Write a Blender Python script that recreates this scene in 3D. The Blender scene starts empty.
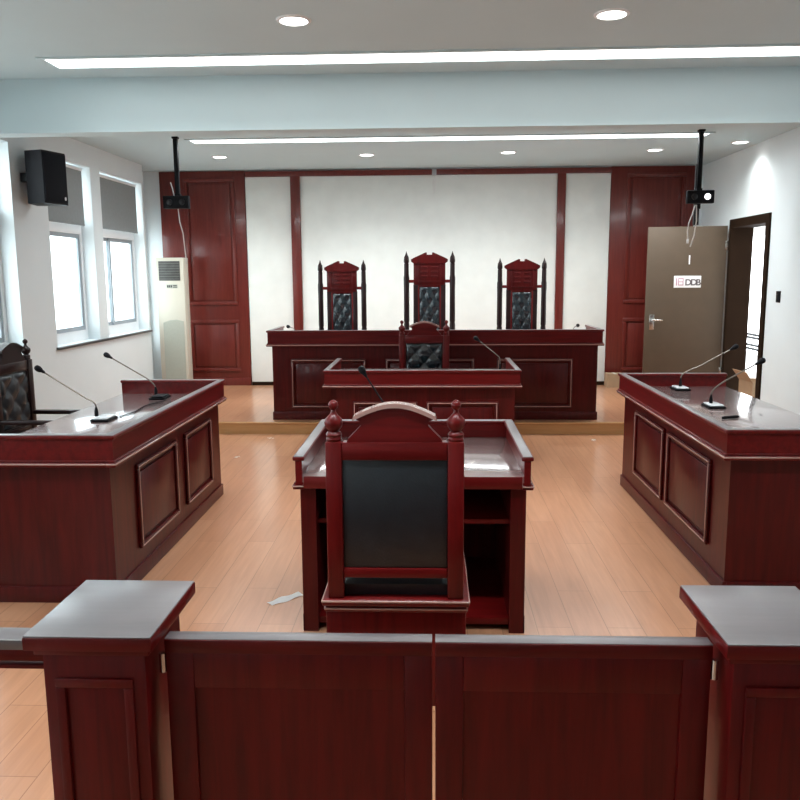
import bpy, bmesh, math, random
from mathutils import Vector, Matrix
random.seed(7)
PI = math.pi
SC = bpy.context.scene
COL = SC.collection

# ------------------------------------------------------------------ materials
def new_mat(name):
    m = bpy.data.materials.new(name); m.use_nodes = True
    nt = m.node_tree
    b = nt.nodes['Principled BSDF']
    return m, nt, b

def setin(b, **k):
    names = {'color': 'Base Color', 'rough': 'Roughness', 'metal': 'Metallic', 'spec': 'Specular IOR Level',
             'coat': 'Coat Weight', 'coatr': 'Coat Roughness', 'coatior': 'Coat IOR', 'ior': 'IOR', 'emit': 'Emission Color', 'emits': 'Emission Strength',
             'sheen': 'Sheen Weight'}
    for a, v in k.items():
        s = b.inputs[names[a]]
        if a in ('color', 'emit'):
            s.default_value = (*v, 1)
        else:
            s.default_value = v

def flat(name, color, var=0.06, scale=6.0, bump=0.0, bscale=60.0, **k):
    """plain finish with faint procedural mottling"""
    m, nt, b = new_mat(name); setin(b, color=color, **k)
    tc = nt.nodes.new('ShaderNodeTexCoord')
    n = nt.nodes.new('ShaderNodeTexNoise'); n.inputs['Scale'].default_value = scale; n.inputs['Detail'].default_value = 4
    nt.links.new(tc.outputs['Object'], n.inputs['Vector'])
    r = nt.nodes.new('ShaderNodeValToRGB')
    r.color_ramp.elements[0].position = .3; r.color_ramp.elements[1].position = .7
    r.color_ramp.elements[0].color = (*[c*(1-var) for c in color], 1)
    r.color_ramp.elements[1].color = (*[min(1, c*(1+var)) for c in color], 1)
    nt.links.new(n.outputs['Fac'], r.inputs['Fac']); nt.links.new(r.outputs['Color'], b.inputs['Base Color'])
    if bump:
        n2 = nt.nodes.new('ShaderNodeTexNoise'); n2.inputs['Scale'].default_value = bscale
        nt.links.new(tc.outputs['Object'], n2.inputs['Vector'])
        bp = nt.nodes.new('ShaderNodeBump'); bp.inputs['Strength'].default_value = bump; bp.inputs['Distance'].default_value = .01
        nt.links.new(n2.outputs['Fac'], bp.inputs['Height']); nt.links.new(bp.outputs['Normal'], b.inputs['Normal'])
    return m

def wood(name, dark, light, axis='Z', rough=.38, coat=.14, coatr=.06, coatior=1.5, spec=.22):
    m, nt, b = new_mat(name); setin(b, rough=rough, coat=coat, coatr=coatr, coatior=coatior, spec=spec)
    tc = nt.nodes.new('ShaderNodeTexCoord')
    mp = nt.nodes.new('ShaderNodeMapping')
    s = {'X': (1.2, 14, 14), 'Y': (14, 1.2, 14), 'Z': (14, 14, 1.2)}[axis]
    mp.inputs['Scale'].default_value = s
    nt.links.new(tc.outputs['Object'], mp.inputs['Vector'])
    n = nt.nodes.new('ShaderNodeTexNoise'); n.inputs['Scale'].default_value = 2.2; n.inputs['Detail'].default_value = 7; n.inputs['Roughness'].default_value = .6
    n.inputs['Distortion'].default_value = .4
    nt.links.new(mp.outputs['Vector'], n.inputs['Vector'])
    r = nt.nodes.new('ShaderNodeValToRGB')
    r.color_ramp.elements[0].position = .3; r.color_ramp.elements[1].position = .72
    r.color_ramp.elements[0].color = (*dark, 1); r.color_ramp.elements[1].color = (*light, 1)
    nt.links.new(n.outputs['Fac'], r.inputs['Fac']); nt.links.new(r.outputs['Color'], b.inputs['Base Color'])
    return m

MAH_D, MAH_L = (.072, .0018, .0020), (.130, .0042, .0043)
M = {}
M['wood_x'] = wood('mahogany_lacquer_x', MAH_D, MAH_L, 'X')
M['wood_y'] = wood('mahogany_lacquer_y', MAH_D, MAH_L, 'Y')
M['wood_z'] = wood('mahogany_lacquer_z', MAH_D, MAH_L, 'Z')
M['wood_body'] = wood('dark_mahogany_board', (.042, .0015, .0016), (.084, .0033, .0033), 'Z')
M['dark_wood'] = wood('near_black_wood', (.010, .0035, .0035), (.018, .006, .006), 'Z')
M['wood_panel'] = wood('mahogany_wall_panel', (.105, .014, .011), (.165, .026, .019), 'Z', rough=.32, coat=.3, coatr=.14, spec=.3)
M['top'] = wood('painted_sheen_top', (.10, .086, .090), (.13, .111, .115), 'X', spec=.5, rough=.42, coat=.8, coatr=.30, coatior=1.7)  # reflected ceiling light put into the grey of upward faces
M['desk_top'] = wood('reflection_pale_desk_top', (.19, .125, .12), (.25, .17, .163), 'X', spec=.5, rough=.26, coat=1.0, coatr=.10, coatior=1.9)  # mahogany paled in base colour to carry window and ceiling reflections
M['edge_glint'] = flat('painted_edge_highlight', (.38, .22, .19), .03, 8, rough=.25, coat=.6)  # pale colour stands in for highlights along moulding edges
M['leather'] = flat('black_leather', (.010, .013, .016), .2, 20, .12, 160, rough=.36, spec=.5)
M['leather_gloss'] = flat('glossy_black_leather', (.009, .015, .019), .2, 20, .1, 140, rough=.16, coat=.6, coatr=.1)
M['wall'] = flat('wall_paint', (.70, .755, .775), .015, 3, .03, 90, rough=.75)
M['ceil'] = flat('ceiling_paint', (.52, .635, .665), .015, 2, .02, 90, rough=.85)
M['fabric'] = flat('pale_fabric', (.80, .82, .79), .03, 5, .12, 220, rough=.85)
M['black'] = flat('black_plastic', (.006, .006, .008), .1, 10, rough=.55, spec=.12)
M['grille'] = flat('speaker_cloth', (.005, .006, .010), .3, 120, .5, 300, rough=.8, spec=.2)
M['dark_metal'] = flat('dark_metal', (.02, .02, .022), .1, 20, rough=.35, metal=.6)
M['chrome'] = flat('brushed_steel', (.62, .60, .57), .05, 20, rough=.22, metal=1.0)
M['gunmetal'] = flat('gooseneck_metal', (.16, .14, .12), .05, 20, rough=.35, metal=.9)
M['pvc'] = flat('white_window_frame', (.80, .82, .84), .02, 4, rough=.4)
M['sash'] = flat('shade_grey_sash', (.30, .345, .38), .02, 4, rough=.45)  # backlit shade of the white window bars put into the grey
M['blind'] = flat('grey_blind_fabric', (.25, .27, .275), .04, 30, .08, 250, rough=.9)
M['stone'] = flat('dark_sill_stone', (.03, .032, .036), .25, 40, rough=.3)
M['cream'] = flat('cream_plastic', (.60, .57, .48), .02, 5, rough=.4)
M['ac_dark'] = flat('dark_vent', (.06, .06, .055), .2, 20, rough=.5)
M['ac_vane'] = flat('grey_vent_vane', (.15, .15, .14), .1, 20, rough=.5)
M['ac_mesh'] = flat('grey_intake_mesh', (.40, .42, .36), .12, 160, .2, 260, rough=.6)
M['door'] = flat('brown_door_paint', (.085, .058, .038), .05, 8, rough=.45, spec=.35)
M['door_dark'] = flat('dark_brown_casing', (.020, .0105, .006), .1, 8, rough=.8, spec=.05)
M['white_plate'] = flat('white_plate', (.82, .80, .80), .02, 5, rough=.4)
M['ink'] = flat('grey_ink', (.10, .08, .085), .05, 5, rough=.6)
M['pink_ink'] = flat('pink_ink', (.42, .20, .27), .05, 5, rough=.6)
M['card'] = flat('cardboard', (.38, .25, .15), .06, 12, rough=.85)
M['paper'] = flat('white_paper', (.85, .84, .82), .03, 20, rough=.7)
M['mic_white'] = flat('pale_mic_base', (.62, .64, .66), .03, 10, rough=.25, coat=.5)
M['cable'] = flat('grey_cable', (.55, .50, .47), .05, 20, rough=.5)
M['concrete'] = flat('pale_concrete', (.55, .54, .52), .06, 3, rough=.9)
M['render'] = flat('pale_facade', (.80, .82, .84), .03, 1, rough=.9)
M['facade_glass'] = flat('facade_glass', (.16, .23, .26), .05, 1, rough=.5, spec=.2)
M['foliage'] = flat('leaf_green', (.22, .34, .20), .3, 8, rough=.8)

def floor_mat(name, c1, c2, rough=.3):
    m, nt, b = new_mat(name); setin(b, rough=rough, coat=.35, coatr=.18)
    tc = nt.nodes.new('ShaderNodeTexCoord')
    mp = nt.nodes.new('ShaderNodeMapping'); mp.inputs['Rotation'].default_value = (0, 0, PI/2)
    nt.links.new(tc.outputs['Object'], mp.inputs['Vector'])
    br = nt.nodes.new('ShaderNodeTexBrick')
    br.inputs['Color1'].default_value = (*c1, 1); br.inputs['Color2'].default_value = (*c2, 1)
    br.inputs['Mortar'].default_value = (c1[0]*.55, c1[1]*.5, c1[2]*.45, 1)
    br.inputs['Scale'].default_value = 1.0; br.inputs['Mortar Size'].default_value = .0016
    br.inputs['Brick Width'].default_value = 1.2; br.inputs['Row Height'].default_value = .165
    br.offset = .37
    nt.links.new(mp.outputs['Vector'], br.inputs['Vector'])
    mp2 = nt.nodes.new('ShaderNodeMapping'); mp2.inputs['Scale'].default_value = (22, 1.3, 1)
    nt.links.new(tc.outputs['Object'], mp2.inputs['Vector'])
    n = nt.nodes.new('ShaderNodeTexNoise'); n.inputs['Scale'].default_value = 1.6; n.inputs['Detail'].default_value = 8; n.inputs['Distortion'].default_value = .6
    nt.links.new(mp2.outputs['Vector'], n.inputs['Vector'])
    mx = nt.nodes.new('ShaderNodeMix'); mx.data_type = 'RGBA'; mx.blend_type = 'MULTIPLY'; mx.inputs['Factor'].default_value = .55
    r = nt.nodes.new('ShaderNodeValToRGB')
    r.color_ramp.elements[0].position = .25; r.color_ramp.elements[1].position = .75
    r.color_ramp.elements[0].color = (.68, .62, .56, 1); r.color_ramp.elements[1].color = (1.1, 1.1, 1.1, 1)
    nt.links.new(n.outputs['Fac'], r.inputs['Fac'])
    nt.links.new(br.outputs['Color'], mx.inputs['A']); nt.links.new(r.outputs['Color'], mx.inputs['B'])
    nt.links.new(mx.outputs['Result'], b.inputs['Base Color'])
    return m
M['floor'] = floor_mat('laminate_floor', (.435, .205, .112), (.49, .245, .138))
M['nosing'] = wood('step_edge_wood', (.42, .22, .09), (.52, .28, .12), 'X', rough=.4, coat=.2)

def emissive(name, color, strength):
    m, nt, b = new_mat(name); setin(b, color=(.9, .9, .9), emit=color, emits=strength, rough=.5)
    return m
M['strip_glow'] = emissive('strip_diffuser', (1, .99, .97), 2.6)
M['spot_glow'] = emissive('downlight_lens', (1, .98, .94), 6.0)
M['led'] = emissive('lit_lens', (1, 1, 1), 2.0)

def glass_mat():
    m = bpy.data.materials.new('window_glass'); m.use_nodes = True
    nt = m.node_tree; nt.nodes.clear()
    o = nt.nodes.new('ShaderNodeOutputMaterial')
    t = nt.nodes.new('ShaderNodeBsdfTransparent'); t.inputs['Color'].default_value = (.94, .98, .98, 1)
    g = nt.nodes.new('ShaderNodeBsdfGlossy'); g.inputs['Roughness'].default_value = .02
    mx = nt.nodes.new('ShaderNodeMixShader'); mx.inputs['Fac'].default_value = .06
    nt.links.new(t.outputs[0], mx.inputs[1]); nt.links.new(g.outputs[0], mx.inputs[2]); nt.links.new(mx.outputs[0], o.inputs['Surface'])
    return m
M['glass'] = glass_mat()

# ------------------------------------------------------------------ mesh helpers
class MB:
    def __init__(self): self.bm = bmesh.new()
    def box(self, x0, x1, y0, y1, z0, z1, bev=0.0, seg=2, rot=None, at=None):
        b = bmesh.new()
        bmesh.ops.create_cube(b, size=1)
        for v in b.verts:
            v.co = Vector(((x0+x1)/2 + v.co.x*(x1-x0), (y0+y1)/2 + v.co.y*(y1-y0), (z0+z1)/2 + v.co.z*(z1-z0)))
        if bev:
            bmesh.ops.bevel(b, geom=b.edges[:], offset=bev, segments=seg, profile=.5, affect='EDGES')
        self._add(b, rot, at); return self
    def _add(self, b, rot=None, at=None):
        if rot is not None: bmesh.ops.transform(b, matrix=rot, verts=b.verts)
        if at is not None: bmesh.ops.translate(b, vec=Vector(at), verts=b.verts)
        bmesh.ops.recalc_face_normals(b, faces=b.faces)
        me = bpy.data.meshes.new('tmp'); b.to_mesh(me); b.free()
        self.bm.from_mesh(me); bpy.data.meshes.remove(me)
    def lathe(self, prof, c=(0, 0, 0), n=20, rot=None):
        """prof: list of (radius, height) bottom to top, around local z"""
        b = bmesh.new(); rings = []
        for r, z in prof:
            rings.append([b.verts.new((r*math.cos(2*PI*i/n), r*math.sin(2*PI*i/n), z)) for i in range(n)])
        for a, d in zip(rings, rings[1:]):
            for i in range(n):
                b.faces.new((a[i], a[(i+1) % n], d[(i+1) % n], d[i]))
        b.faces.new(rings[0][::-1]); b.faces.new(rings[-1])
        self._add(b, rot, c); return self
    def tube(self, pts, r, n=8):
        pts = [Vector(p) for p in pts]; b = bmesh.new(); rings = []
        for i, p in enumerate(pts):
            d = (pts[min(i+1, len(pts)-1)] - pts[max(i-1, 0)]).normalized()
            u = d.orthogonal().normalized() if i == 0 else (u - d*u.dot(d)).normalized()
            w = d.cross(u)
            rings.append([b.verts.new(p + (u*math.cos(2*PI*k/n) + w*math.sin(2*PI*k/n))*r) for k in range(n)])
        for a, c in zip(rings, rings[1:]):
            for k in range(n):
                b.faces.new((a[k], a[(k+1) % n], c[(k+1) % n], c[k]))
        b.faces.new(rings[0][::-1]); b.faces.new(rings[-1])
        self._add(b); return self
    def prism(self, outline, y0, y1, bev=0.0, axis='y'):
        """outline in (x, z), extruded along y (or in (x,y) along z / (y,z) along x)"""
        b = bmesh.new()
        def P(a, c, t):
            return {'y': (a, t, c), 'z': (a, c, t), 'x': (t, a, c)}[axis]
        f = [b.verts.new(P(a, c, y0)) for a, c in outline]
        g = [b.verts.new(P(a, c, y1)) for a, c in outline]
        n = len(outline)
        b.faces.new(f); b.faces.new(g[::-1])
        for i in range(n): b.faces.new((f[i], g[i], g[(i+1) % n], f[(i+1) % n]))
        if bev:
            es = [e for e in b.edges if len(e.link_faces) == 2 and e.calc_face_angle(0) > .5]
            bmesh.ops.recalc_face_normals(b, faces=b.faces)
            bmesh.ops.bevel(b, geom=es, offset=bev, segments=2, profile=.5, affect='EDGES')
        self._add(b); return self
    def build(self, name, mat, parent=None, smooth=True, loc=None):
        me = bpy.data.meshes.new(name); self.bm.to_mesh(me); self.bm.free()
        me.materials.append(M[mat] if isinstance(mat, str) else mat)
        o = bpy.data.objects.new(name, me); COL.objects.link(o)
        if parent: o.parent = parent
        if loc: o.location = loc
        if smooth and len(me.polygons) > 6:
            for p in me.polygons: p.use_smooth = True
            try: me.set_sharp_from_angle(angle=math.radians(38))
            except Exception: pass
        return o

def tag(o, label=None, cat=None, group=None, kind=None):
    if label: o['label'] = label
    if cat: o['category'] = cat
    if group: o['group'] = group
    if kind: o['kind'] = kind
    return o
def thing(name, label, cat, loc=(0, 0, 0), rz=0.0, group=None):
    o = bpy.data.objects.new(name, None); COL.objects.link(o)
    o.location = loc; o.rotation_euler = (0, 0, rz); o.empty_display_size = .1
    return tag(o, label, cat, group)
def kids(o): return [c for c in COL.objects if c.parent == o]
def copy_tree(o, parent=None):
    c = o.copy(); COL.objects.link(c); c.parent = parent
    for ch in kids(o): copy_tree(ch, c)
    return c
def struct(o, label, cat): return tag(o, label, cat, kind='structure')

# ------------------------------------------------------------------ dimensions (metres)
XL, XR, YB, YR, ZC = -3.75, 3.64, 11.2, -2.6, 3.08
PZ = 0.12                      # platform height
WT = 0.30                      # wall thickness

# ------------------------------------------------------------------ setting
m = MB(); m.box(XL-WT, XR+WT, YR-.2, YB+.2, -.1, 0)
struct(m.build('floor', 'floor', smooth=False), 'orange brown wooden plank floor of the courtroom', 'floor')
pl = thing('platform', 'raised wooden platform carrying the long judges bench', 'platform', (0, 8.25, 0)); pl['kind'] = 'structure'
MB().box(XL, XR, .02, YB-8.25, 0, PZ).build('platform_deck', 'floor', pl, smooth=False)
MB().box(XL, XR, 0, .02, 0, PZ-.012).box(XL, XR, -.012, .05, PZ-.012, PZ+.003, .004).build('step_edge', 'nosing', pl)
m = MB(); m.box(XL-WT, XR+WT, YR-.2, YB+.2, ZC, ZC+.15)
struct(m.build('ceiling', 'ceil', smooth=False), 'pale grey flat ceiling with recessed lights', 'ceiling')
m = MB(); m.box(XL, XR, 6.0, 6.17, 2.70, ZC)
struct(m.build('ceiling_beam', 'ceil', smooth=False), 'pale grey beam crossing the whole ceiling', 'beam')

# left wall with window openings
WIN = [(-2.0, -.6), (-.2, 1.2), (1.7, 3.15), (3.85, 5.25), (5.8, 7.2), (7.87, 8.92), (9.17, 10.5)]  # first two openings are unseen, added for daylight from behind
WZ0, WZ1 = .96, 2.84
m = MB()
m.box(XL-WT, XL, YR, 10.55, 0, WZ0); m.box(XL-WT, XL, YR, 10.55, WZ1, ZC); m.box(XL-WT, XL-.22, 10.55, 10.64, 0, ZC); m.box(XL-WT, XL-.22, 11.12, YB, 0, ZC); m.box(XL-WT, XL-.22, 10.64, 11.12, 0, .7); m.box(XL-WT, XL-.22, 10.64, 11.12, 2.35, ZC)
ys = [YR] + [v for w in WIN for v in w] + [10.55]
for a, b_ in zip(ys[0::2], ys[1::2]): m.box(XL-WT, XL, a, b_, WZ0, WZ1)
struct(m.build('wall_left', 'wall', smooth=False), 'white painted left wall with tall windows', 'wall')
# right wall with doorway
DY0, DY1, DZ = 8.98, 10.08, 2.24
m = MB()
m.box(XR, XR+.235, YR, DY0, 0, ZC); m.box(XR, XR+.235, DY1, YB, 0, ZC); m.box(XR, XR+.235, DY0, DY1, DZ, ZC); m.box(XR, XR+.235, DY0, DY1, 0, PZ)
struct(m.build('wall_right', 'wall', smooth=False), 'white painted right wall with the open doorway', 'wall')
m = MB(); m.box(XL-WT, XR+.235, YB, YB+.2, 0, ZC)
struct(m.build('wall_back', 'wall', smooth=False), 'white back wall behind the wood and fabric panelling', 'wall')
m = MB(); m.box(XL-WT, XR+.235, YR-.2, YR, 0, ZC)
struct(m.build('wall_rear', 'wall', smooth=False), 'white rear wall of the room', 'wall')

# windows
for i, (a, b_) in enumerate(WIN):
    gx = XL-.17
    w = thing('window_%d' % (i+1), ['added unseen window nearest the rear of the left wall', 'added unseen window second from the rear of the left wall', 'white framed window third from the rear of the left wall', 'white framed window beside the near end of the left side desk',
        'white framed window beside the black chair at the left edge', 'white framed window right of the black wall speaker, partly behind its pillar',
        'white framed window closest to the air conditioner'][i], 'window', (gx, (a+b_)/2, WZ0)); w['kind'] = 'structure'
    h = (b_-a)/2; H = WZ1-WZ0
    f = MB()
    f.box(-.03, .03, -h, -h+.05, 0, H); f.box(-.03, .03, h-.05, h, 0, H)
    f.box(-.03, .03, -h+.05, h-.05, 0, .11); f.box(-.03, .03, -h+.05, h-.05, H-.05, H); f.box(-.03, .05, -h+.05, h-.05, 1.16, 1.28, .006)
    f.build('window_frame', 'pvc', w)
    mid = -.12 if i == 6 else -.36 if i == 5 else 0
    for s, (p, q) in enumerate([(-h+.05, mid+.02), (mid-.02, h-.05)]):
        dx = .008 if s else -.010
        sm = MB()
        sm.box(dx-.012, dx+.012, p, p+.045, .11, 1.16); sm.box(dx-.012, dx+.012, q-.045, q, .11, 1.16)
        sm.box(dx-.012, dx+.012, p+.045, q-.045, .11, .155); sm.box(dx-.012, dx+.012, p+.045, q-.045, 1.115, 1.16)
        so = sm.build('sash', 'sash', w)
        MB().box(dx-.002, dx+.002, p+.045, q-.045, .155, 1.115).build('pane', 'glass', so, smooth=False)
    MB().box(-.002, .002, -h+.05, h-.05, 1.28, H-.05).build('transom_pane', 'glass', w, smooth=False)
aw = thing('window_8', 'narrow window hidden in the recess behind the air conditioner', 'window', (XL-.27, 10.88, .7)); aw['kind'] = 'structure'
f = MB(); f.box(-.02, .02, -.24, -.20, 0, 1.65); f.box(-.02, .02, .20, .24, 0, 1.65); f.box(-.02, .02, -.20, .20, 0, .05); f.box(-.02, .02, -.20, .20, 1.60, 1.65); f.build('window_frame', 'pvc', aw)
MB().box(-.002, .002, -.20, .20, .05, 1.60).build('pane', 'glass', aw, smooth=False)
for (a, b_, lab) in ((7.87, 8.83, 'half-lowered grey roller blind behind the black wall speaker'), (9.17, 10.43, 'half-lowered grey roller blind on the window nearest the air conditioner')):
    r = thing('roller_blind', lab, 'blind', (XL-.06, (a+b_)/2, WZ1), 0, 'grey roller blinds')
    h = (b_-a)/2-.006
    MB().box(-.003, .003, -h, h, -.615, -.05).build('blind_fabric', 'blind', r, smooth=False)
    MB().box(-.008, .008, -h, h, -.635, -.615, .004).build('bottom_bar', 'blind', r)
    MB().tube([(0, -h, -.035), (0, h, -.035)], .018, 12).build('roller_tube', 'pvc', r)
m = MB(); m.box(XL-.01, XL+.035, 7.84, 10.52, WZ0-.028, WZ0-.002, .004)
struct(m.build('trim_1', 'stone'), 'thin dark stone window sill along the left wall', 'sill')
for nm, x0, x1, y0, y1 in (('baseboard_left', XL, XL+.012, YR, 8.2), ('baseboard_right', XR-.012, XR, YR, 8.2)):
    m = MB(); m.box(x0, x1, y0, y1, 0, .09)
    struct(m.build(nm, 'stone', smooth=False), 'dark skirting along the %s wall' % nm.split('_')[1], 'baseboard')

# outside: street facade and corridor
bd = thing('building', 'pale apartment block faintly seen through the bright left windows', 'building', (-15.0, 33, -6))
MB().box(-6, 2.2, -5, 5, 0, 15).build('facade', 'render', bd, smooth=False)
for r_ in range(6):
    for c_ in range(7):
        MB().box(-5.2+c_*1.05, -4.8+c_*1.05, -5.04, -4.98, 1.5+r_*2.1, 2.4+r_*2.1).build('window', 'facade_glass', bd, smooth=False)
m = MB(); m.box(-80, XL-WT-.5, -40, 90, -6.2, -6.0)
struct(m.build('street_ground', 'concrete', smooth=False), 'pale ground far below the windows', 'ground')
m = MB(); m.box(XR+.235, 6.2, 7.6, 20, -.02, PZ)
struct(m.build('corridor_floor', 'concrete', smooth=False), 'pale walkway floor beyond the open door', 'floor')
m = MB(); m.box(XR+.235, 6.2, 7.6, 20, 2.75, 2.95); m.box(6.0, 6.2, 7.6, 20, 2.35, 2.75); m.box(XR+.235, 6.2, 7.4, 7.6, PZ, 2.95)  # roof and walls added to cut sky light on the door reveal
struct(m.build('added_corridor_roof', 'concrete', smooth=False), 'added roof keeping sky light off the walkway beyond the open door', 'ceiling')
rl = thing('railing', 'thin dark metal railing seen through the open doorway', 'railing', (6.1, 15.5, PZ))
for y in (-5.5, -3.0, -.5, 2.0, 4.5): MB().box(-.02, .02, y-.02, y+.02, 0, .40).build('post', 'dark_metal', rl, smooth=False)
for z in (.37, .31, .17, .10): MB().tube([(0, -5.6, z), (0, 5.6, z)], .026, 8).build('rail', 'black', rl)

# ------------------------------------------------------------------ wall panelling at the back
FY = YB-.012                    # panels stand just proud of the back wall
m = MB()
m.box(-1.93, -1.80, YB-.06, YB, PZ, 2.99, .004); m.box(1.69, 1.80, YB-.06, YB, PZ, 2.99, .004)
m.box(-2.55, .0, YB-.06, YB, 2.99, 3.06, .004); m.box(.06, 2.40, YB-.06, YB, 2.99, 3.06, .004)
struct(m.build('trim_2', 'wood_panel'), 'dark red wooden frame around the white wall panels', 'frame')
for x0, x1, lab in ((-2.55, -1.93, 'narrow white wall panel on the left of the back wall'), (-1.80, 1.69, 'wide white wall panel behind the three judges chairs'), (1.80, 2.40, 'narrow white wall panel on the right of the back wall')):
    p = thing('fabric_wall_panel', lab, 'wall panel', ((x0+x1)/2, YB, PZ), 0, 'white wall panels')
    w = (x1-x0)/2
    MB().box(-w, w, -.03, 0, .05, 2.869, .004).build('panel_face', 'fabric', p)
    MB().box(-w, w, -.035, 0, 0, .05, .003).build('skirting', 'door_dark', p)

def ring(mb, x0, x1, z0, z1, y, w=.035, t=.018, bev=.006):
    """moulding ring proud of plane y towards -y"""
    mb.box(x0, x1, y-t, y, z1-w, z1, bev); mb.box(x0, x1, y-t, y, z0, z0+w, bev)
    mb.box(x0, x0+w, y-t, y, z0+w, z1-w, bev); mb.box(x1-w, x1, y-t, y, z0+w, z1-w, bev)

def wall_panel(x0, x1, a0, a1, lab):
    p = thing('wood_wall_panel', lab, 'wall panel', ((x0+x1)/2, YB, PZ), 0, 'mahogany wall panels')
    cx = (x0+x1)/2; w = (x1-x0)/2; a0 -= cx; a1 -= cx
    MB().box(-w, w, -.035, 0, 0, 2.95, .004).build('backboard', 'wood_panel', p)
    for nm, z0, z1 in (('upper_panel', 1.13, 2.86), ('lower_panel', .20, .93)):
        u = MB(); ring(u, a0, a1, z0, z1, -.035, .05, .022, .008); u.box(a0+.07, a1-.07, -.047, -.035, z0+.07, z1-.07, .008)
        u.build(nm, 'wood_panel', p)
    MB().box(-w, w, -.05, 0, 0, .11, .005).build('plinth', 'wood_panel', p)
wall_panel(-3.74, -2.56, -3.40, -2.70, 'tall dark red wood panel behind the air conditioner')
wall_panel(2.405, 3.52, 2.62, 3.40, 'tall dark red wood panel behind the open brown door')
hw = thing('hanging_wire', 'pair of thin wires hanging at top centre of the white wall panel', 'wire', (.03, YB-.05, 2.72))
MB().tube([(-.012, 0, 0), (-.014, .005, .2), (-.016, .0, .33)], .004, 6).build('wire', 'white_plate', hw)
MB().tube([(.014, 0, .04), (.014, .005, .2), (.015, .0, .33)], .004, 6).build('wire', 'white_plate', hw)

# ------------------------------------------------------------------ ceiling lights
def strip(y, lab, xe=2.70):
    t = thing('strip_light', lab, 'ceiling light', (.06, y, ZC), 0, 'recessed strip lights')
    MB().box(-2.62, xe, -.115, .115, -.006, 0, .002).build('diffuser', 'strip_glow', t)
    f = MB()
    f.box(-2.66, xe+.04, -.15, -.115, -.010, 0); f.box(-2.66, xe+.04, .115, .15, -.010, 0); f.box(-2.66, -2.62, -.115, .115, -.010, 0); f.box(xe, xe+.04, -.115, .115, -.010, 0)
    f.build('trim_frame', 'ceil', t, smooth=False)
    l = bpy.data.lights.new('strip_beam', 'AREA'); l.shape = 'RECTANGLE'; l.size = xe+2.6; l.size_y = .22; l.energy = 75 if y > 8 else 40; l.spread = math.radians(170 if y > 8 else 100); l.color = (.90, .97, 1)
    lo = bpy.data.objects.new('strip_beam', l); COL.objects.link(lo); lo.location = ((xe-2.62)/2+.06, y, ZC-.012)
strip(5.58, 'long bright strip light in the ceiling in front of the beam')
strip(8.78, 'long bright strip light in the ceiling behind the beam', 2.80)
strip(2.38, 'added unseen strip light overhead nearest the rear wall')  # out of view, added for its light on the front area
DL = [(-.78, 4.77, 'round downlight in the front ceiling, left of centre'), (1.0, 4.77, 'round downlight in the front ceiling, right of centre'),
      (-2.56, 9.9, 'round downlight above the left wood wall panel'), (-.78, 9.88, 'round downlight above the left judge chair'),
      (.90, 9.83, 'round downlight above the right judge chair'), (2.60, 9.78, 'round downlight above the right wood wall panel'),
      (3.40, 9.3, 'round downlight close to the right wall above the doorway')]
first = None
for x, y, lab in DL:
    if first is None:
        d = thing('downlight', lab, 'ceiling light', (x, y, ZC), 0, 'round ceiling downlights'); first = d
        MB().lathe([(.080, -.004), (.080, 0)], n=28).build('lens', 'spot_glow', d)
        n = 28; bm = bmesh.new(); rr = []
        for r, z in ((.080, -.001), (.080, -.010), (.098, -.006), (.100, 0)):
            rr.append([bm.verts.new((r*math.cos(2*PI*i/n), r*math.sin(2*PI*i/n), z)) for i in range(n)])
        for a, b_ in zip(rr, rr[1:]):
            for i in range(n): bm.faces.new((a[i], a[(i+1) % n], b_[(i+1) % n], b_[i]))
        mb = MB(); mb._add(bm); mb.build('rim', 'pvc', d)
    else:
        d = copy_tree(first); d.location = (x, y, ZC); d['label'] = lab
    l = bpy.data.lights.new('downlight_beam', 'SPOT'); l.energy = 80 if y > 9.5 else 30 if y > 9 else 25; l.spot_size = math.radians(135); l.spot_blend = 1.0; l.color = (.96, 1, .97); l.shadow_soft_size = .06
    lo = bpy.data.objects.new('downlight_beam', l); COL.objects.link(lo); lo.location = (x, y, ZC-.03)

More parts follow.
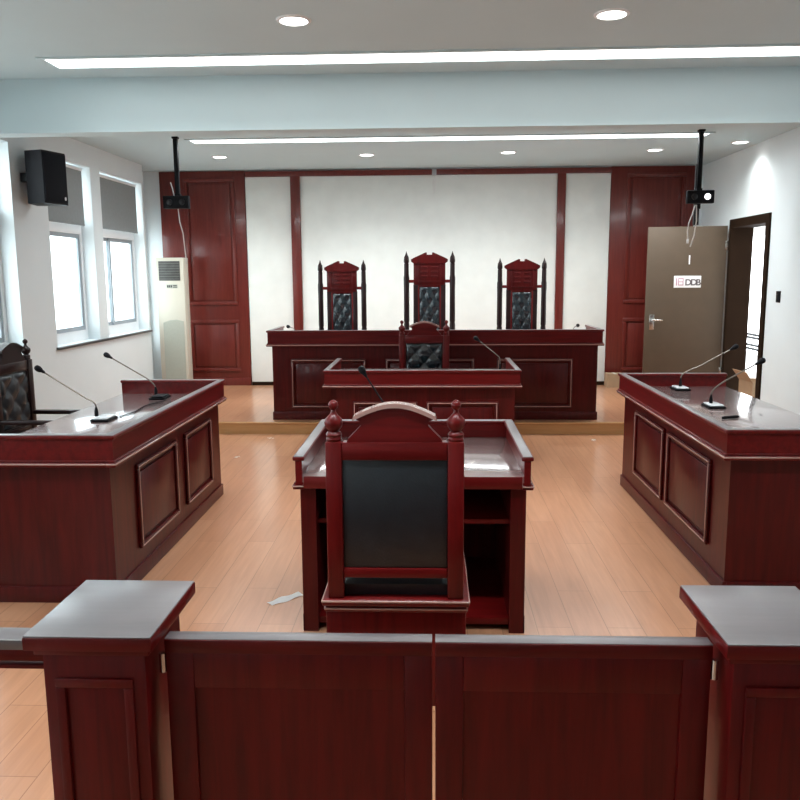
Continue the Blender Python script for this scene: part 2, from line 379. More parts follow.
# ------------------------------------------------------------------ ceiling hung twin lens boxes
def ceiling_camera(x, y, lab, low, lit):
    t = thing('ceiling_camera', lab, 'camera', (x, y, ZC), 0, 'ceiling-hung camera boxes')
    p = MB(); p.box(-.022, .022, -.022, .022, -.60 if not low else -.78, -.02, .003); p.build('pole', 'black', t)
    MB().box(-.032, .032, -.032, .032, -.02, 0, .004).build('ceiling_plate', 'black', t)
    if low:
        q = MB(); q.box(-.032, .018, .0, .04, -.94, -.33, .003); q.build('pole_sleeve', 'dark_metal', t)
    zc = -.665
    c = MB(); c.box(-.135, .135, -.09, -.022, zc-.065, zc+.065, .008); c.box(-.03, .03, -.03, .03, zc-.05, zc+.09, .004)
    body = c.build('camera_body', 'black', t)
    for sx, mt in ((-.065, 'dark_metal'), (.065, 'led' if lit else 'dark_metal')):
        l = MB(); l.lathe([(.030, 0), (.030, .008), (.024, .012)], (0, 0, 0), 18, Matrix.Rotation(PI/2, 4, 'X')); l.build('lens', mt, body, loc=(sx, -.089, zc))
    if low:
        k = MB(); k.tube([(-.03, -.02, -.74), (-.06, -.02, -.84), (-.085, -.01, -.92), (-.09, 0, -1.0), (-.085, 0, -1.08)], .006, 6)
        k.tube([(-.02, -.02, -.74), (-.015, -.03, -.9), (-.03, -.02, -1.05), (-.06, -.01, -1.16)], .006, 6); k.build('hanging_cable', 'cable', t)
        MB().lathe([(.011, -.045), (.011, 0)], (-.085, 0, -1.08), 8).build('plug', 'white_plate', t)
    else:
        k = MB(); k.tube([(0, -.02, -.72), (.01, -.015, -.86), (.035, 0, -.98), (.045, .02, -1.2), (.045, .04, -1.30)], .006, 6); k.build('hanging_cable', 'cable', t)
        MB().tube([(-.03, -.03, -.60), (-.045, -.03, -.52), (-.065, -.02, -.46)], .006, 6).build('cable_tail', 'white_plate', t)
ceiling_camera(-2.655, 8.5, 'black twin-lens box on a ceiling pole above the air conditioner', False, False)
ceiling_camera(2.715, 8.5, 'black twin-lens box on a ceiling pole before the open door, one lens lit', True, True)

# ------------------------------------------------------------------ wall speaker
s = thing('wall_speaker', 'black loudspeaker mounted on the white pillar between the left windows', 'speaker', (-3.54, 7.42, 2.315), math.radians(4))
MB().prism([(-.13, -.10), (.05, -.17), (.15, .10), (.13, .17), (-.15, .15)], 0, .465, .008, 'z').build('cabinet', 'black', s)
g = MB(); g.box(-.14, .14, -.006, .006, .02, .445, .003); go = g.build('grille', 'grille', s); go.location = (.106, -.034, 0); go.rotation_euler = (0, 0, math.radians(69.7))
MB().lathe([(.016, 0), (.016, .005)], (.148, .06, .055), 12, Matrix.Rotation(PI/2, 4, 'Y')).build('round_badge', 'white_plate', s)
MB().box(-.215, -.13, -.03, .03, .2, .28, .004).build('bracket', 'dark_metal', s)

# ------------------------------------------------------------------ floor-standing air conditioner
a = thing('air_conditioner', 'tall cream floor-standing air conditioner in the back left corner', 'air conditioner', (-3.468, 10.60, PZ))
MB().box(-.185, .185, 0, .21, 0, 1.78, .012).build('cabinet', 'cream', a)
MB().box(-.15, .135, -.006, .004, 1.48, 1.735, .004).build('vent_recess', 'ac_dark', a)
v = MB()
for i in range(7): v.box(-.145, .13, -.014, -.004, 1.497+i*.034, 1.505+i*.034)
v.build('vent_louvre', 'ac_vane', a, smooth=False)
d = MB(); d.box(-.055, .095, -.004, .002, 1.38, 1.43, .002); dp = d.build('display_panel', 'ac_mesh', a)
k = MB()
for x in (-.045, -.02, .005): k.box(x, x+.016, -.006, -.004, 1.39, 1.42)
k.box(.035, .085, -.006, -.004, 1.407, 1.42); k.box(.035, .085, -.006, -.004, 1.388, 1.398)
k.build('display_mark', 'ac_dark', dp, smooth=False)
arch = [(-.12, .06), (.155, .06), (.155, .94), (.06, .965), (-.03, .955), (-.12, .925)]
MB().prism(arch, -.008, .004, .003).build('intake_grille', 'ac_mesh', a)
MB().box(-.19, .19, -.006, .216, 0, .035, .004).build('base', 'ac_mesh', a)

# ------------------------------------------------------------------ door leaf, casing, sign, switch
m = MB()
for y0, y1 in ((DY0, DY0+.05), (DY1-.05, DY1)): m.box(XR-.02, XR+.245, y0, y1, PZ, DZ)
m.box(XR-.02, XR+.245, DY0+.05, DY1-.05, DZ-.05, DZ)
for y0, y1 in ((DY0-.05, DY0), (DY1, DY1+.02)): m.box(XR-.022, XR, y0, y1, PZ, DZ+.05)
m.box(XR-.022, XR, DY0, DY1, DZ, DZ+.05)
struct(m.build('trim_3', 'door_dark', smooth=False), 'dark brown door casing in the right wall', 'door frame')
dr = thing('door_1', 'open grey-brown door with a white number plate and steel lever handle', 'door', (XR-.035, 10.12, PZ+.01), math.radians(170)); dr['kind'] = 'structure'
# local: leaf runs along +x from the hinge; the face seen from the room is +y after the turn
LW = .93
MB().box(0, LW, -.025, .025, 0, 2.09, .004).build('door_leaf', 'door', dr)
hd = MB(); hd.box(LW-.115, LW-.055, .024, .034, .82, 1.01, .004); plate = hd.build('handle_plate', 'chrome', dr)
l = MB(); l.tube([(LW-.085, .03, .945), (LW-.085, .075, .945), (LW-.10, .08, .945), (LW-.21, .078, .942)], .010, 10); l.build('lever', 'chrome', plate)
l = MB(); l.lathe([(.018, 0), (.018, .01)], (LW-.085, .034, .99), 14, Matrix.Rotation(-PI/2, 4, 'X')); l.build('lock_cylinder', 'chrome', plate)
for z in (.25, 1.80): MB().box(-.02, .02, .018, .034, z, z+.11, .003).build('hinge', 'chrome', dr)
sg = MB(); sg.box(.28, .60, .024, .030, 1.345, 1.49, .002); sign = sg.build('sign_plate', 'white_plate', dr)
# lettering reads left to right seen from the room: local x runs right to left
def sx(u): return .59 - u*.83
st = MB()
st.box(sx(.035), sx(.02), .0300, .0315, 1.372, 1.463)
for u0, u1, z0, z1 in ((.05, .125, 1.452, 1.463), (.05, .125, 1.372, 1.383), (.05, .061, 1.383, 1.452), (.114, .125, 1.383, 1.452), (.061, .114, 1.412, 1.421)):
    st.box(sx(u1), sx(u0), .0300, .0315, z0, z1)
st.build('pink_sign_character', 'pink_ink', sign, smooth=False)
def letter(ch, u, z, size):
    cu = bpy.data.curves.new('letter', 'FONT'); cu.body = ch; cu.size = size; cu.extrude = .0008; cu.offset = .003
    tmp = bpy.data.objects.new('letter', cu); COL.objects.link(tmp)
    bpy.context.view_layer.update()
    dg = bpy.context.evaluated_depsgraph_get()
    me = bpy.data.meshes.new_from_object(tmp.evaluated_get(dg)); bpy.data.objects.remove(tmp)
    me.materials.append(M['ink'])
    o = bpy.data.objects.new('sign_letter', me); COL.objects.link(o); o.parent = sign
    o.rotation_euler = (PI/2, 0, PI); o.location = (sx(u), .0308, z)
for ch, u in (('D', .145), ('D', .225), ('B', .30)): letter(ch, u, 1.375, .105)
MB().box(.42, .435, .025, .031, 1.63, 1.74, .002).build('door_hook', 'white_plate', dr)

sw = thing('wall_switch', 'small dark switch on the white wall right of the doorway', 'switch', (XR, 8.62, 1.40))
MB().box(-.012, 0, -.045, .045, -.06, .06, .003).build('switch_plate', 'black', sw)
MB().box(-.02, -.010, -.02, .02, -.03, .03, .003).build('rocker', 'dark_metal', sw)

# ------------------------------------------------------------------ cardboard boxes
def carton(x, y, z, w, d, h, lab, rz, open_flap):
    c = thing('cardboard_box', lab, 'box', (x, y, z), rz)
    b = MB(); t = .006
    b.box(-w/2, w/2, -d/2, d/2, 0, t); b.box(-w/2, w/2, -d/2, -d/2+t, t, h); b.box(-w/2, w/2, d/2-t, d/2, t, h); b.box(-w/2, -w/2+t, -d/2+t, d/2-t, t, h); b.box(w/2-t, w/2, -d/2+t, d/2-t, t, h)
    b.build('carton', 'card', c, smooth=False)
    if open_flap:
        f = MB(); f.box(0, w*.42, -d/2, d/2, 0, t, rot=Matrix.Rotation(math.radians(-125), 4, 'Y'), at=(-w/2, 0, h)); f.build('flap', 'card', c, smooth=False)
        f = MB(); f.box(0, w*.42, -d/2, d/2, 0, t, rot=Matrix.Rotation(math.radians(-40), 4, 'Y'), at=(w/2, 0, h)); f.build('flap', 'card', c, smooth=False)
    else:
        for s_ in (-1, 1): MB().box(min(0, s_*w/2), max(0, s_*w/2), -d/2, d/2, h, h+t).build('flap', 'card', c, smooth=False)
        MB().box(-.02, .02, -d/2-.001, d/2+.001, h+t, h+t+.001).build('tape', 'cream', c, smooth=False)
carton(3.84, 9.45, PZ, .34, .36, .29, 'opened brown cardboard box standing in the doorway', .06, True)
carton(2.49, 10.97, PZ, .22, .2, .18, 'small closed cardboard box at the foot of the right wood wall panel', 0, False)

# ------------------------------------------------------------------ court desks
def court_desk(name, lab, cat, W, D, ztop, zf, zw, loc, rz, panels, pz, wood_f='wood_x', shelf=False, grp=None, I=.045):
    """front faces local -y, sitter on +y, x centred; ztop rim top, zf bottom of fascia, zw worktop"""
    t = thing(name, lab, cat, loc, rz, grp)
    w = W/2
    b = MB()
    b.box(-w+I, w-I, I, I+.03, .0, zf+.01); b.box(-w+I, -w+I+.07, I+.03, D-.02, .0, zf+.01); b.box(w-I-.07, w-I, I+.03, D-.02, .0, zf+.01)
    b.build('body', 'wood_body', t)
    MB().box(-w+.03, w-.03, .03, D, zw-.045, zw, .003).build('worktop', 'desk_top', t)
    f = MB(); T = .042
    for x0, x1, y0, y1 in ((-w, w, 0, T), (-w, -w+T, T, D+.005), (w-T, w, T, D+.005)):
        f.box(x0+.006, x1-.006, y0+(.006 if y0 == 0 else 0), y1, zf, ztop-.016)
    f.build('fascia', wood_f, t)
    c = MB()
    c.box(-w-.006, w+.006, -.006, T+.006, ztop-.02, ztop, .006, 3); c.box(-w-.006, -w+T+.006, T, D+.01, ztop-.02, ztop, .006, 3); c.box(w-T-.006, w+.006, T, D+.01, ztop-.02, ztop, .006, 3)
    rc = c.build('rim_cap', 'wood_x', t)
    c = MB()
    c.box(-w, w, 0, T, ztop-.002, ztop+.002, .0015); c.box(-w, -w+T, T, D+.006, ztop-.002, ztop+.002, .0015); c.box(w-T, w, T, D+.006, ztop-.002, ztop+.002, .0015)
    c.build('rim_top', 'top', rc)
    c = MB()
    for z0, z1, o in ((zf-.004, zf+.020, .008), (zf+.020, zf+.030, .003)):
        c.box(-w-o, w+o, -o, T, z0, z1, .005, 3); c.box(-w-o, -w+T, T, D+.005, z0, z1, .005, 3); c.box(w-T, w+o, T, D+.005, z0, z1, .005, 3)
    mo = c.build('moulding', 'wood_x', t)
    c = MB(); o = .012; zb = zf+.006
    c.box(-w-o, w+o, -o, T, zb, zb+.010, .004, 3); c.box(-w-o, -w+T, T, D+.006, zb, zb+.010, .004, 3); c.box(w-T, w+o, T, D+.006, zb, zb+.010, .004, 3)
    c.build('moulding_glint', 'edge_glint', mo)
    c = MB()
    o = I-.012 if not shelf else I-.003
    c.box(-w+o, w-o, o, I+.01, 0, .085, .004); c.box(-w+o, -w+I+.01, I+.01, D-.02, 0, .085, .004); c.box(w-I-.01, w-o, I+.01, D-.02, 0, .085, .004)
    c.build('plinth', 'wood_body', t)
    for x0, x1 in panels:
        p = MB(); ring(p, x0, x1, pz[0], pz[1], I, .03, .018, .006); p.box(x0+.05, x1-.05, I-.010, I, pz[0]+.05, pz[1]-.05, .008)
        po = p.build('front_panel', 'wood_body', t)
        p = MB(); ring(p, x0+.010, x1-.010, pz[0]+.010, pz[1]-.010, I-.012, .008, .010, .003); p.build('panel_glint', 'edge_glint', po)
    if shelf:
        MB().box(-w+I+.07, w-I-.07, I+.03, D-.08, .51, .53).build('shelf', 'wood_x', t)
        MB().box(-w+I, w-I, I+.03, D-.05, .03, .06).build('bottom_board', 'wood_x', t)
        MB().box(-w+T, w-T, D-.02, D+.004, zw-.06, zw-.002, .003).build('apron', 'wood_x', t)
    return t

court_desk('court_bench', 'long judges bench on the raised platform', 'bench', 3.53, .78, 1.08-PZ, .915-PZ, .97-PZ, (.018, 8.40, PZ), 0,
           [(-1.52, -.72), (-.51, .43), (.67, 1.46)], (.13, .655))
court_desk('clerk_desk', 'clerk desk in front of the judges bench, its far side facing the black chair', 'desk', 1.69, 1.02, .845, .695, .745, (-.088, 6.80, 0), 0,
           [(-.60, -.04), (.04, .66)], (.13, .57))
court_desk('party_desk', 'left side desk below the windows carrying two microphones', 'desk', 2.14, .77, .882, .726, .780, (-1.565, 4.86, 0), PI/2,
           [(-.69, -.02), (.16, .76)], (.17, .645), grp='side desks')
court_desk('party_desk', 'right side desk by the open door carrying two microphones', 'desk', 2.32, .81, .885, .735, .785, (1.455, 5.10, 0), -PI/2,
           [(-.73, -.01), (.08, .86)], (.19, .665), grp='side desks')
court_desk('witness_podium', 'small open-backed desk in the middle of the floor with the nearest chair', 'desk', 1.072, .93, .845, .695, .755, (-.088, 4.44, 0), PI,
           [(-.42, .42)], (.13, .60), shelf=True, I=.022)

# ------------------------------------------------------------------ upholstery
def tufted(w, h, depth=.016, nx=3, nz=3, res=34):
    """buttoned cushion facing -y, centred on x, z from 0"""
    bm = bmesh.new(); g = []
    rz = max(res, int(res*h/w))
    btn = []
    px, pz = w/nx, h/nz
    for j in range(-1, nz*2+2):
        for i in range(-1, nx+2):
            btn.append(((-w/2 + (i + (.5 if j % 2 else 0))*px), j*pz/2))
    for j in range(rz+1):
        row = []
        for i in range(res+1):
            x = -w/2 + w*i/res; z = h*j/rz
            dm = min(math.hypot((x-bx)/px, (z-bz)/pz) for bx, bz in btn)
            u = x/px + z/pz; v_ = x/px - z/pz
            crease = min(abs(((u+.5) % 1)-.5), abs(((v_+.5) % 1)-.5))
            hgt = depth*(min(1, dm*2.4)**.6)*(.55+.45*min(1, crease*5))
            e = min(x+w/2, w/2-x, z, h-z); hgt *= min(1, e/.02)**.5
            row.append(bm.verts.new((x, -hgt-.002, z)))
        g.append(row)
    for j in range(rz):
        for i in range(res): bm.faces.new((g[j][i], g[j][i+1], g[j+1][i+1], g[j+1][i]))
    # close the back
    back = [[bm.verts.new((v_.co.x, .004, v_.co.z)) for v_ in (r[0], r[-1])] for r in (g[0], g[-1])]
    bm.faces.new((back[0][0], back[1][0], back[1][1], back[0][1]))
    bm.faces.new([*g[0], back[0][1], back[0][0]][::-1]); bm.faces.new([*g[-1], back[1][1], back[1][0]])
    bm.faces.new([*[r[0] for r in g], back[1][0], back[0][0]]); bm.faces.new([*[r[-1] for r in g], back[1][1], back[0][1]][::-1])
    mb = MB(); mb._add(bm); return mb

def cushion(w, d, z0, z1, cy):
    b = bmesh.new(); n = 16; g = []
    for j in range(n+1):
        row = []
        for i in range(n+1):
            u, v_ = i/n*2-1, j/n*2-1
            k = (max(0, 1-abs(u)**4)*max(0, 1-abs(v_)**4))**.45
            row.append(b.verts.new((u*w/2, cy+v_*d/2, z0+(z1-z0)*(.45+.55*k))))
        g.append(row)
    for j in range(n):
        for i in range(n): b.faces.new((g[j][i], g[j][i+1], g[j+1][i+1], g[j+1][i]))
    lo = [b.verts.new((sx_*w/2, cy+sy*d/2, z0)) for sx_, sy in ((-1, -1), (1, -1), (1, 1), (-1, 1))]
    b.faces.new(lo[::-1])
    b.faces.new([*g[0], lo[1], lo[0]][::-1]); b.faces.new([*g[-1], lo[2], lo[3]])
    b.faces.new([*[r[0] for r in g], lo[3], lo[0]]); b.faces.new([*[r[-1] for r in g], lo[2], lo[1]][::-1])
    mb = MB(); mb._add(b); return mb

def finial(mb, x, y, z):
    mb.lathe([(.027, 0), (.030, .008), (.027, .016), (.030, .024), (.026, .032), (.018, .038), (.030, .052), (.035, .068), (.032, .082), (.018, .096), (.010, .106), (.009, .116), (.016, .124), (.019, .134), (.016, .144), (.008, .151), (.001, .154)], (x, y, z), 16)

# low-backed chair, sitter faces local -y, back at +y
def make_chair(name, lab, loc, rz):
    t = thing(name, lab, 'chair', loc, rz, 'low-backed court chairs')
    BY = .25
    MB().box(-.266, .266, -.20, BY+.02, 0, .388, .004).build('base', 'wood_z', t)
    s_ = MB(); s_.box(-.27, .27, -.25, BY+.035, .388, .406, .006, 3); s_.box(-.278, .278, -.262, BY+.043, .413, .44, .007, 3); s_.box(-.262, .262, -.24, BY+.02, .40, .42)
    so = s_.build('seat', 'wood_x', t)
    s_ = MB(); s_.box(-.281, .281, -.265, BY+.046, .429, .437, .003); s_.box(-.273, .273, -.253, BY+.038, .3975, .4045, .003); s_.build('seat_glint', 'edge_glint', so)
    cushion(.40, .46, .441, .532, .006).build('cushion', 'leather', t)
    for x in (-.226, .226):
        p = MB(); p.box(x-.030, x+.030, BY-.03, BY+.03, .44, 1.045, .005); po = p.build('back_post', 'wood_z', t)
        f = MB(); finial(f, x, BY, 1.045); f.build('finial', 'wood_z', po)
        ar = MB(); ar.box(x-.026, x+.026, -.20, BY-.03, .63, .66, .008, 3); ar.box(x-.02, x+.02, -.185, -.145, .44, .632, .005); ar.build('armrest', 'wood_y', t)
    r = MB(); r.box(-.196, .196, BY-.024, BY+.024, .975, 1.043, .005); r.build('top_rail', 'wood_x', t)
    r = MB(); r.box(-.196, .196, BY-.024, BY+.024, .52, .558, .005); r.build('bottom_rail', 'wood_x', t)
    n = 24; pts = []
    arc = [(-.150 + .300*i/n, 1.130 + .046*math.sin(PI*i/n)) for i in range(n+1)]
    out = [(-.176, 1.043), (-.172, 1.055), (-.142, 1.085), (-.124, 1.105), (-.128, 1.122)] + arc + [(.128, 1.122), (.124, 1.105), (.142, 1.085), (.172, 1.055), (.176, 1.043)]
    MB().prism(out, BY-.02, BY+.02, .004).build('crest', 'wood_x', t)
    outer = [(x, z+.012) for x, z in arc]; inner = [(x, z-.004) for x, z in arc][::-1]
    MB().prism([(-.156, 1.126)] + outer + [(.156, 1.126)] + inner, BY-.03, BY+.03, .004).build('crest_moulding', 'edge_glint', t)  # painted highlight along the crest edge
    MB().box(-.196, .196, BY-.004, BY+.016, .558, .975, .004).build('back_panel', 'leather', t)
    fr = MB(); ring(fr, -.196, .196, .558, .975, BY-.004, .010, .012, .003); fr.build('panel_frame', 'wood_z', t)
    c = tufted(.37, .395, .024, 2, 2); o = c.build('tufted_pad', 'leather_gloss', t); o.location = (0, BY-.006, .569)
    return t
proto = make_chair('court_chair', 'nearest chair, seen from behind, pulled up to the small central desk', (-.138, 3.15, 0), PI)
c2 = copy_tree(proto); c2.location = (-.08, 7.90, 0); c2.rotation_euler.z = 0; c2['label'] = 'black-backed chair between the clerk desk and the judges bench, facing forward'
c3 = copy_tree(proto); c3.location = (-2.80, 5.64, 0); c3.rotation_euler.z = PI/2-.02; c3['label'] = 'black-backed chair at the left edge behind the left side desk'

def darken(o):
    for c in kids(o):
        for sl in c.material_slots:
            if sl.material.name.startswith('mahogany') or sl.material == M['edge_glint']:
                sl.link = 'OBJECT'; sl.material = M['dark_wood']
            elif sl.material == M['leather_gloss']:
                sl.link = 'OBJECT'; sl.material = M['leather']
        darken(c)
darken(c3)      # backlit chair, its shade put into near-black materials

# high-backed judge chair
def make_judge_chair(lab, loc):
    t = thing('judge_chair', lab, 'chair', loc, 0, 'high-backed judges chairs')
    BY = .25
    MB().box(-.25, .25, -.20, BY-.03, 0, .36, .004).build('base', 'wood_z', t)
    s_ = MB(); s_.box(-.272, .272, -.26, BY+.035, .36, .41, .008, 3); s_.build('seat', 'wood_x', t)
    cushion(.40, .40, .41, .50, -.02).build('cushion', 'leather', t)
    for x in (-.258, .258):
        p = MB(); p.lathe([(.031, .41), (.031, .9), (.027, .92), (.031, .94), (.030, 1.30), (.032, 1.36), (.032, 1.42), (.027, 1.45), (.026, 1.58)], (x, BY, 0), 14); po = p.build('back_post', 'dark_wood', t)
        f = MB(); f.lathe([(.018, 1.578), (.028, 1.590), (.030, 1.61), (.026, 1.65), (.014, 1.675), (.006, 1.70), (.001, 1.715)], (x, BY, 0), 14); f.build('finial', 'dark_wood', po)
        ar = MB(); ar.box(x-.024, x+.024, -.20, BY-.02, .63, .66, .008, 3); ar.box(x-.02, x+.02, -.185, -.145, .41, .632, .005); ar.build('armrest', 'wood_y', t)
        st_ = MB(); sx_ = .6*x; st_.box(sx_-.026, sx_+.026, BY-.022, BY+.022, .41, 1.345, .004); st_.build('stile', 'dark_wood', t)
        b_ = MB(); b_.box(min(x, .68*x), max(x, .68*x), BY-.016, BY+.016, 1.365, 1.400, .005); b_.build('crossbar', 'wood_x', t)
    hb = MB(); hb.box(-.178, .178, BY-.028, BY+.028, 1.340, 1.60, .004); hb.build('headboard', 'wood_body', t)
    # carved relief left as plain mouldings
    cv = MB(); ring(cv, -.13, .13, 1.375, 1.58, BY-.028, .012, .008, .003)
    for z in (1.43, 1.48, 1.53): cv.box(-.095, -.02, BY-.036, BY-.028, z, z+.016, .004); cv.box(.02, .095, BY-.036, BY-.028, z, z+.016, .004)
    cv.build('carving', 'wood_body', t)
    pd = [(-.205, 1.60), (-.205, 1.625), (-.178, 1.64), (-.045, 1.70), (-.030, 1.70), (-.028, 1.675), (.028, 1.675), (.030, 1.70), (.045, 1.70), (.178, 1.64), (.205, 1.625), (.205, 1.60), (.178, 1.58), (-.178, 1.58)]
    MB().prism(pd, BY-.04, BY+.034, .004).build('pediment', 'wood_body', t)
    MB().box(-.130, .130, BY-.008, BY+.016, .46, 1.345, .003).build('back_board', 'wood_z', t)
    fr = MB(); ring(fr, -.130, .130, .50, 1.34, BY-.008, .016, .014, .004); fr.build('panel_frame', 'wood_z', t)
    c = tufted(.232, .80, .018, 2, 4, 26); o = c.build('tufted_pad', 'leather_gloss', t); o.location = (0, BY-.008, .52)
    return t
jc = make_judge_chair('left of the three high-backed judges chairs', (-1.07, 9.34, PZ))
for x, lab, sc in ((-.03, 'middle and tallest of the three high-backed judges chairs', 1.055), (1.06, 'right of the three high-backed judges chairs', 1.005)):
    j = copy_tree(jc); j.location = (x, 9.34, PZ); j['label'] = lab; j.scale = (sc, 1, sc)

# ------------------------------------------------------------------ microphones
def bez(p0, p1, p2, n=12):
    return [Vector(p0)*(1-t)**2 + Vector(p1)*2*t*(1-t) + Vector(p2)*t*t for t in [i/n for i in range(n+1)]]
def mic(lab, base, stem, knee, head, base_mat='black', rz=0., neck='gunmetal', grp='gooseneck microphones'):
    t = thing('microphone', lab, 'microphone', base, 0, grp)
    B = Vector(base); S = Vector(stem)-B; K = Vector(knee)-B; H = Vector(head)-B
    bs = MB(); bs.prism([(-.075, -.055), (.075, -.055), (.085, -.04), (.085, .04), (.07, .058), (-.07, .058), (-.085, .04), (-.085, -.04)], 0, .012, .003, 'z')
    o = bs.build('base', 'black', t); o.rotation_euler = (0, 0, rz)
    tp = MB(); tp.box(-.072, .072, -.045, .045, .011, .024, .008, 3); o = tp.build('base_top', base_mat, t); o.rotation_euler = (0, 0, rz)
    sb = Vector((S.x, S.y, .02))
    st_ = MB(); st_.lathe([(.012, .02), (.012, .05), (.006, .075), (.006, S.z*.96)], (S.x, S.y, 0), 10); st_.build('stem', 'black', t)
    pts = [sb + Vector((0, 0, S.z*.5)), S*1.0] + bez(S, S+(Vector((0, 0, 1))*max(.03, (K-S).length*.25)), K, 8)[1:] + bez(K, (K+H)/2, H, 6)[1:]
    MB().tube(pts, .0045, 7).build('gooseneck', neck, t)
    d = (H-K).normalized(); q = Vector((0, 0, 1)).rotation_difference(d).to_matrix().to_4x4()
    hd_ = MB(); hd_.lathe([(.006, -.035), (.008, -.03), (.010, -.015), (.016, -.004), (.0195, .012), (.018, .026), (.011, .034), (.002, .037)], tuple(H), 14, q); hd_.build('foam_head', 'black', t)
    return t
ZD = .786
mic('pale-based microphone at the near end of the left side desk', (-2.02, 4.78, .781), (-2.075, 4.80, .86), (-2.13, 4.80, .91), (-2.41, 4.80, 1.09), 'mic_white', PI/2)
mic('dark-based microphone at the far end of the left side desk', (-1.97, 5.66, .781), (-2.02, 5.72, .845), (-2.09, 5.73, .92), (-2.37, 5.75, 1.08), 'black', PI/2)
mic('microphone at the far end of the right side desk, beside the raised rim', (1.87, 6.05, ZD), (1.87, 6.05, .875), (2.0, 6.05, .96), (2.25, 6.05, 1.10), 'mic_white', PI/2)
mic('microphone in the middle of the right side desk, pale base beside a black pen', (1.84, 5.24, ZD), (1.825, 5.25, .87), (1.95, 5.25, .98), (2.125, 5.25, 1.08), 'mic_white', PI/2)
mic('microphone on the clerk desk at its right end', (.60, 7.32, .746), (.62, 7.3, .85), (.61, 7.3, .91), (.41, 7.3, 1.07))
mic('microphone on the small central desk, its black head rising past the clerk desk', (-.16, 4.12, .756), (-.18, 4.12, .84), (-.275, 4.22, 1.0), (-.372, 4.29, 1.135), neck='black')
mic('microphone at the left end of the judges bench', (-1.50, 8.72, .971), (-1.50, 8.72, 1.03), (-1.53, 8.8, 1.08), (-1.60, 8.9, 1.09))
mic('microphone at the right end of the judges bench', (1.52, 8.72, .971), (1.52, 8.72, 1.03), (1.55, 8.8, 1.08), (1.60, 8.9, 1.09))
pn = thing('pen', 'short black pen lying on the right side desk near its front corner', 'pen', (1.79, 4.80, ZD+.0095), .35)
MB().lathe([(.008, -.06), (.009, -.05), (.009, .045), (.004, .06)], (0, 0, 0), 10, Matrix.Rotation(PI/2, 4, 'Y')).build('barrel', 'black', pn)
MB().box(-.01, .05, -.003, .003, .007, .011).build('clip', 'dark_metal', pn, smooth=False)
cb = MB(); cb.tube([(-1.90, 5.60, .7845), (-1.90, 5.5, .7845), (-1.95, 5.3, .7845), (-1.93, 5.05, .7845), (-1.96, 4.88, .7845)], .004, 6)
tag(cb.build('microphone_cable', 'black'), 'thin dark cable lying on the left side desk between its microphones', 'cable')

# ------------------------------------------------------------------ paper scraps on the floor
def scrap(x, y, z, w, h, rz, lab):
    bm = bmesh.new(); n = 10; g = []
    for j in range(4):
        g.append([bm.verts.new(((i/n-.5)*w, (j/3-.5)*h*(1-.5*abs(i/n-.5)), 0.006+.003*math.sin(i*1.1+j))) for i in range(n+1)])
    for j in range(3):
        for i in range(n): bm.faces.new((g[j][i], g[j][i+1], g[j+1][i+1], g[j+1][i]))
    ex = bmesh.ops.solidify(bm, geom=bm.faces[:], thickness=.003)
    mb = MB(); mb._add(bm); o = mb.build('paper_scrap', 'paper'); o.location = (x, y, z-min(v.co.z for v in o.data.vertices)); o.rotation_euler = (0, 0, rz)
    return tag(o, lab, 'paper', 'white scraps on the floor')
scrap(-.757, 3.90, 0, .20, .065, .80, 'crumpled white scrap on the floor left of the small central desk')
scrap(1.62, 7.95, 0, .05, .03, .3, 'tiny white scrap on the floor between platform step and right side desk')
scrap(-1.66, 8.02, 0, .07, .03, -.3, 'tiny white scrap on the floor before the left part of the platform step')
scrap(-1.80, 7.15, 0, .06, .02, .9, 'tiny white scrap on the floor beyond the far end of left side desk')

# ------------------------------------------------------------------ barrier at the front
def pedestal(x0, x1, lab):
    t = thing('barrier_post', lab, 'post', ((x0+x1)/2, 1.95, 0), 0, 'barrier posts')
    w = (x1-x0)/2
    cp = MB().box(-w, w, -.18, .185, .762, .797, .004, 2).build('cap', 'wood_x', t)
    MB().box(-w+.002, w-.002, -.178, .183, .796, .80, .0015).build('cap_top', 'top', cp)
    b = MB(); b.box(-w+.03, w-.03, -.145, .125, 0, .762, .003); b.build('body', 'wood_z', t)
    b = MB(); b.box(-w+.015, w-.015, -.16, .14, .742, .762, .004); b.build('neck_moulding', 'wood_x', t)
    b = MB(); b.box(-w+.015, w-.015, -.16, .14, 0, .10, .004); b.build('plinth', 'wood_x', t)
    p = MB(); ring(p, -w+.06, w-.06, .16, .68, -.145, .025, .010, .004); p.build('front_panel', 'wood_z', t)
pedestal(-.985, -.67, 'left barrier post with broad flat grey top')
pedestal(.683, .998, 'right barrier post with broad flat grey top')
def gate(x0, x1, lab, hinge_left):
    t = thing('barrier_gate', lab, 'gate', (x0 if hinge_left else x1, 1.888, 0), 0, 'barrier gate leaves')
    a_, b_ = (0, x1-x0) if hinge_left else (x0-x1, 0)
    MB().box(a_, b_, -.026, .024, .715, .752, .004).build('top_rail', 'wood_x', t)
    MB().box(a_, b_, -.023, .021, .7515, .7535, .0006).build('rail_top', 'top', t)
    f = MB(); f.box(a_, a_+.07, -.018, .016, .08, .715, .003); f.box(b_-.07, b_, -.018, .016, .08, .715, .003); f.box(a_+.07, b_-.07, -.018, .016, .62, .715, .003); f.box(a_+.07, b_-.07, -.018, .016, .08, .20, .003)
    f.build('frame', 'wood_z', t)
    MB().box(a_+.06, b_-.06, -.008, .008, .19, .63).build('infill_panel', 'wood_z', t, smooth=False)
    hx = a_-.010 if hinge_left else b_+.010
    for z in (.20, .66): MB().lathe([(.009, 0), (.009, .05)], (hx, -.012, z), 10).build('hinge', 'chrome', t)
gate(-.672, .000, 'left leaf of the low swing gate at the front', True)
gate(.008, .686, 'right leaf of the low swing gate at the front', False)
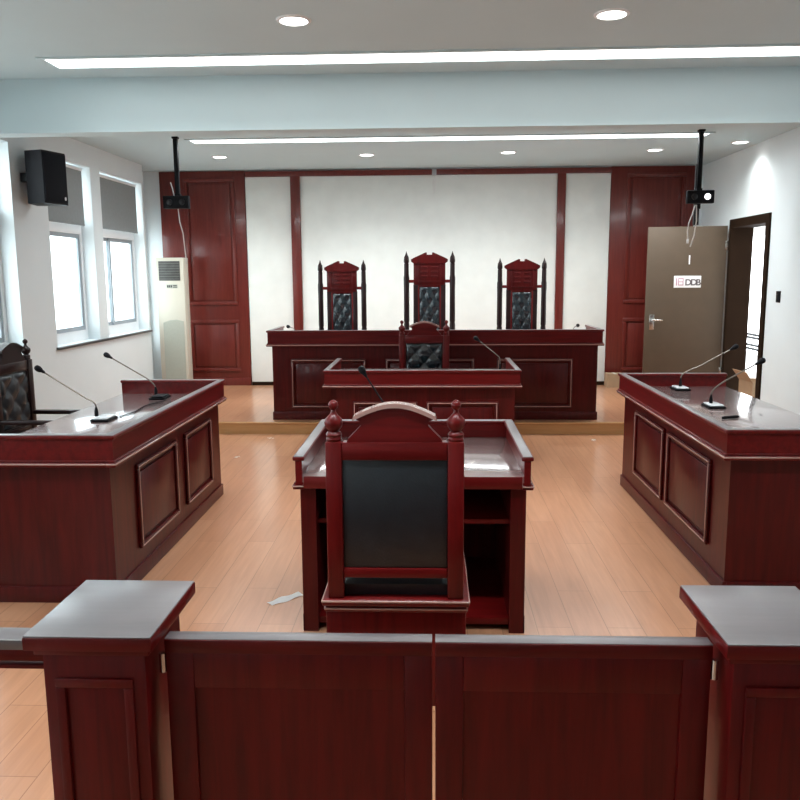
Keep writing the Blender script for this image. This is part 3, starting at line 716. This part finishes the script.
sr = thing('side_rail', 'short fixed rail left of the left barrier post', 'rail', (-1.43, 1.89, 0))
MB().box(-.45, .455, -.035, .04, .722, .75, .004).build('top_rail', 'top', sr)
MB().box(-.45, .455, -.03, .03, .690, .722, .003).build('rail_body', 'wood_x', sr)
MB().box(-.45, .455, -.012, .012, .66, .672, .003).build('lower_bar', 'wood_x', sr)
MB().box(-.45, .455, -.02, .02, .03, .10, .003).build('bottom_rail', 'wood_x', sr)
for x in (-.42, -.22, -.02): MB().box(x-.015, x+.015, -.015, .015, 0, .692, .003).build('baluster', 'wood_z', sr)

# ------------------------------------------------------------------ daylight
w = bpy.data.worlds.new('daylight'); SC.world = w; w.use_nodes = True
bg = w.node_tree.nodes['Background']; bg.inputs['Color'].default_value = (.91, .965, 1.0, 1); bg.inputs['Strength'].default_value = 5.6
for i, (a, b_) in enumerate(WIN):
    l = bpy.data.lights.new('window_daylight', 'AREA'); l.shape = 'RECTANGLE'; l.size = WZ1-WZ0; l.size_y = b_-a
    l.cycles.is_portal = True
    o = bpy.data.objects.new('window_daylight', l); COL.objects.link(o)
    o.location = (XL-WT-.02, (a+b_)/2, (WZ0+WZ1)/2); o.rotation_euler = (0, -PI/2, 0)
l = bpy.data.lights.new('window_daylight', 'AREA'); l.shape = 'RECTANGLE'; l.size = 1.65; l.size_y = .48; l.cycles.is_portal = True
o = bpy.data.objects.new('window_daylight', l); COL.objects.link(o); o.location = (XL-WT-.02, 10.88, 1.52); o.rotation_euler = (0, -PI/2, 0)
l = bpy.data.lights.new('door_daylight', 'AREA'); l.shape = 'RECTANGLE'; l.size = DZ-PZ; l.size_y = DY1-DY0; l.cycles.is_portal = True
o = bpy.data.objects.new('door_daylight', l); COL.objects.link(o); o.location = (XR+WT+.04, (DY0+DY1)/2, (DZ+PZ)/2); o.rotation_euler = (0, PI/2, 0)

# ------------------------------------------------------------------ camera
R = [[0.9991991176090449, 0.03947418030922844, -0.0065507601254039954], [-0.00038720408728665397, -0.15416537204166003, -0.9880449828506046], [-0.04001216617856187, 0.9872562115034633, -0.1540266191459388]]
cam = bpy.data.cameras.new('camera'); cam.sensor_width = 36; cam.lens = 36.0; cam.clip_start = .05; cam.clip_end = 300
co = bpy.data.objects.new('camera', cam); COL.objects.link(co)
rt, dn, fw = (Vector(v) for v in R)
mat = Matrix((rt, -dn, -fw)).transposed().to_4x4(); mat.translation = Vector((0, 0, 1.65))
co.matrix_world = mat
SC.camera = co

vs = SC.view_settings
SC.display_settings.display_device = 'sRGB'
vs.view_transform = 'Standard'; vs.look = 'None'; vs.gamma = 1.0; vs.use_curve_mapping = False
vs.exposure = 0.5
SC.cycles.max_bounces = 8; SC.cycles.diffuse_bounces = 5; SC.cycles.glossy_bounces = 4; SC.cycles.transparent_max_bounces = 12
SC.cycles.sample_clamp_indirect = 6.0; SC.cycles.use_denoising = True
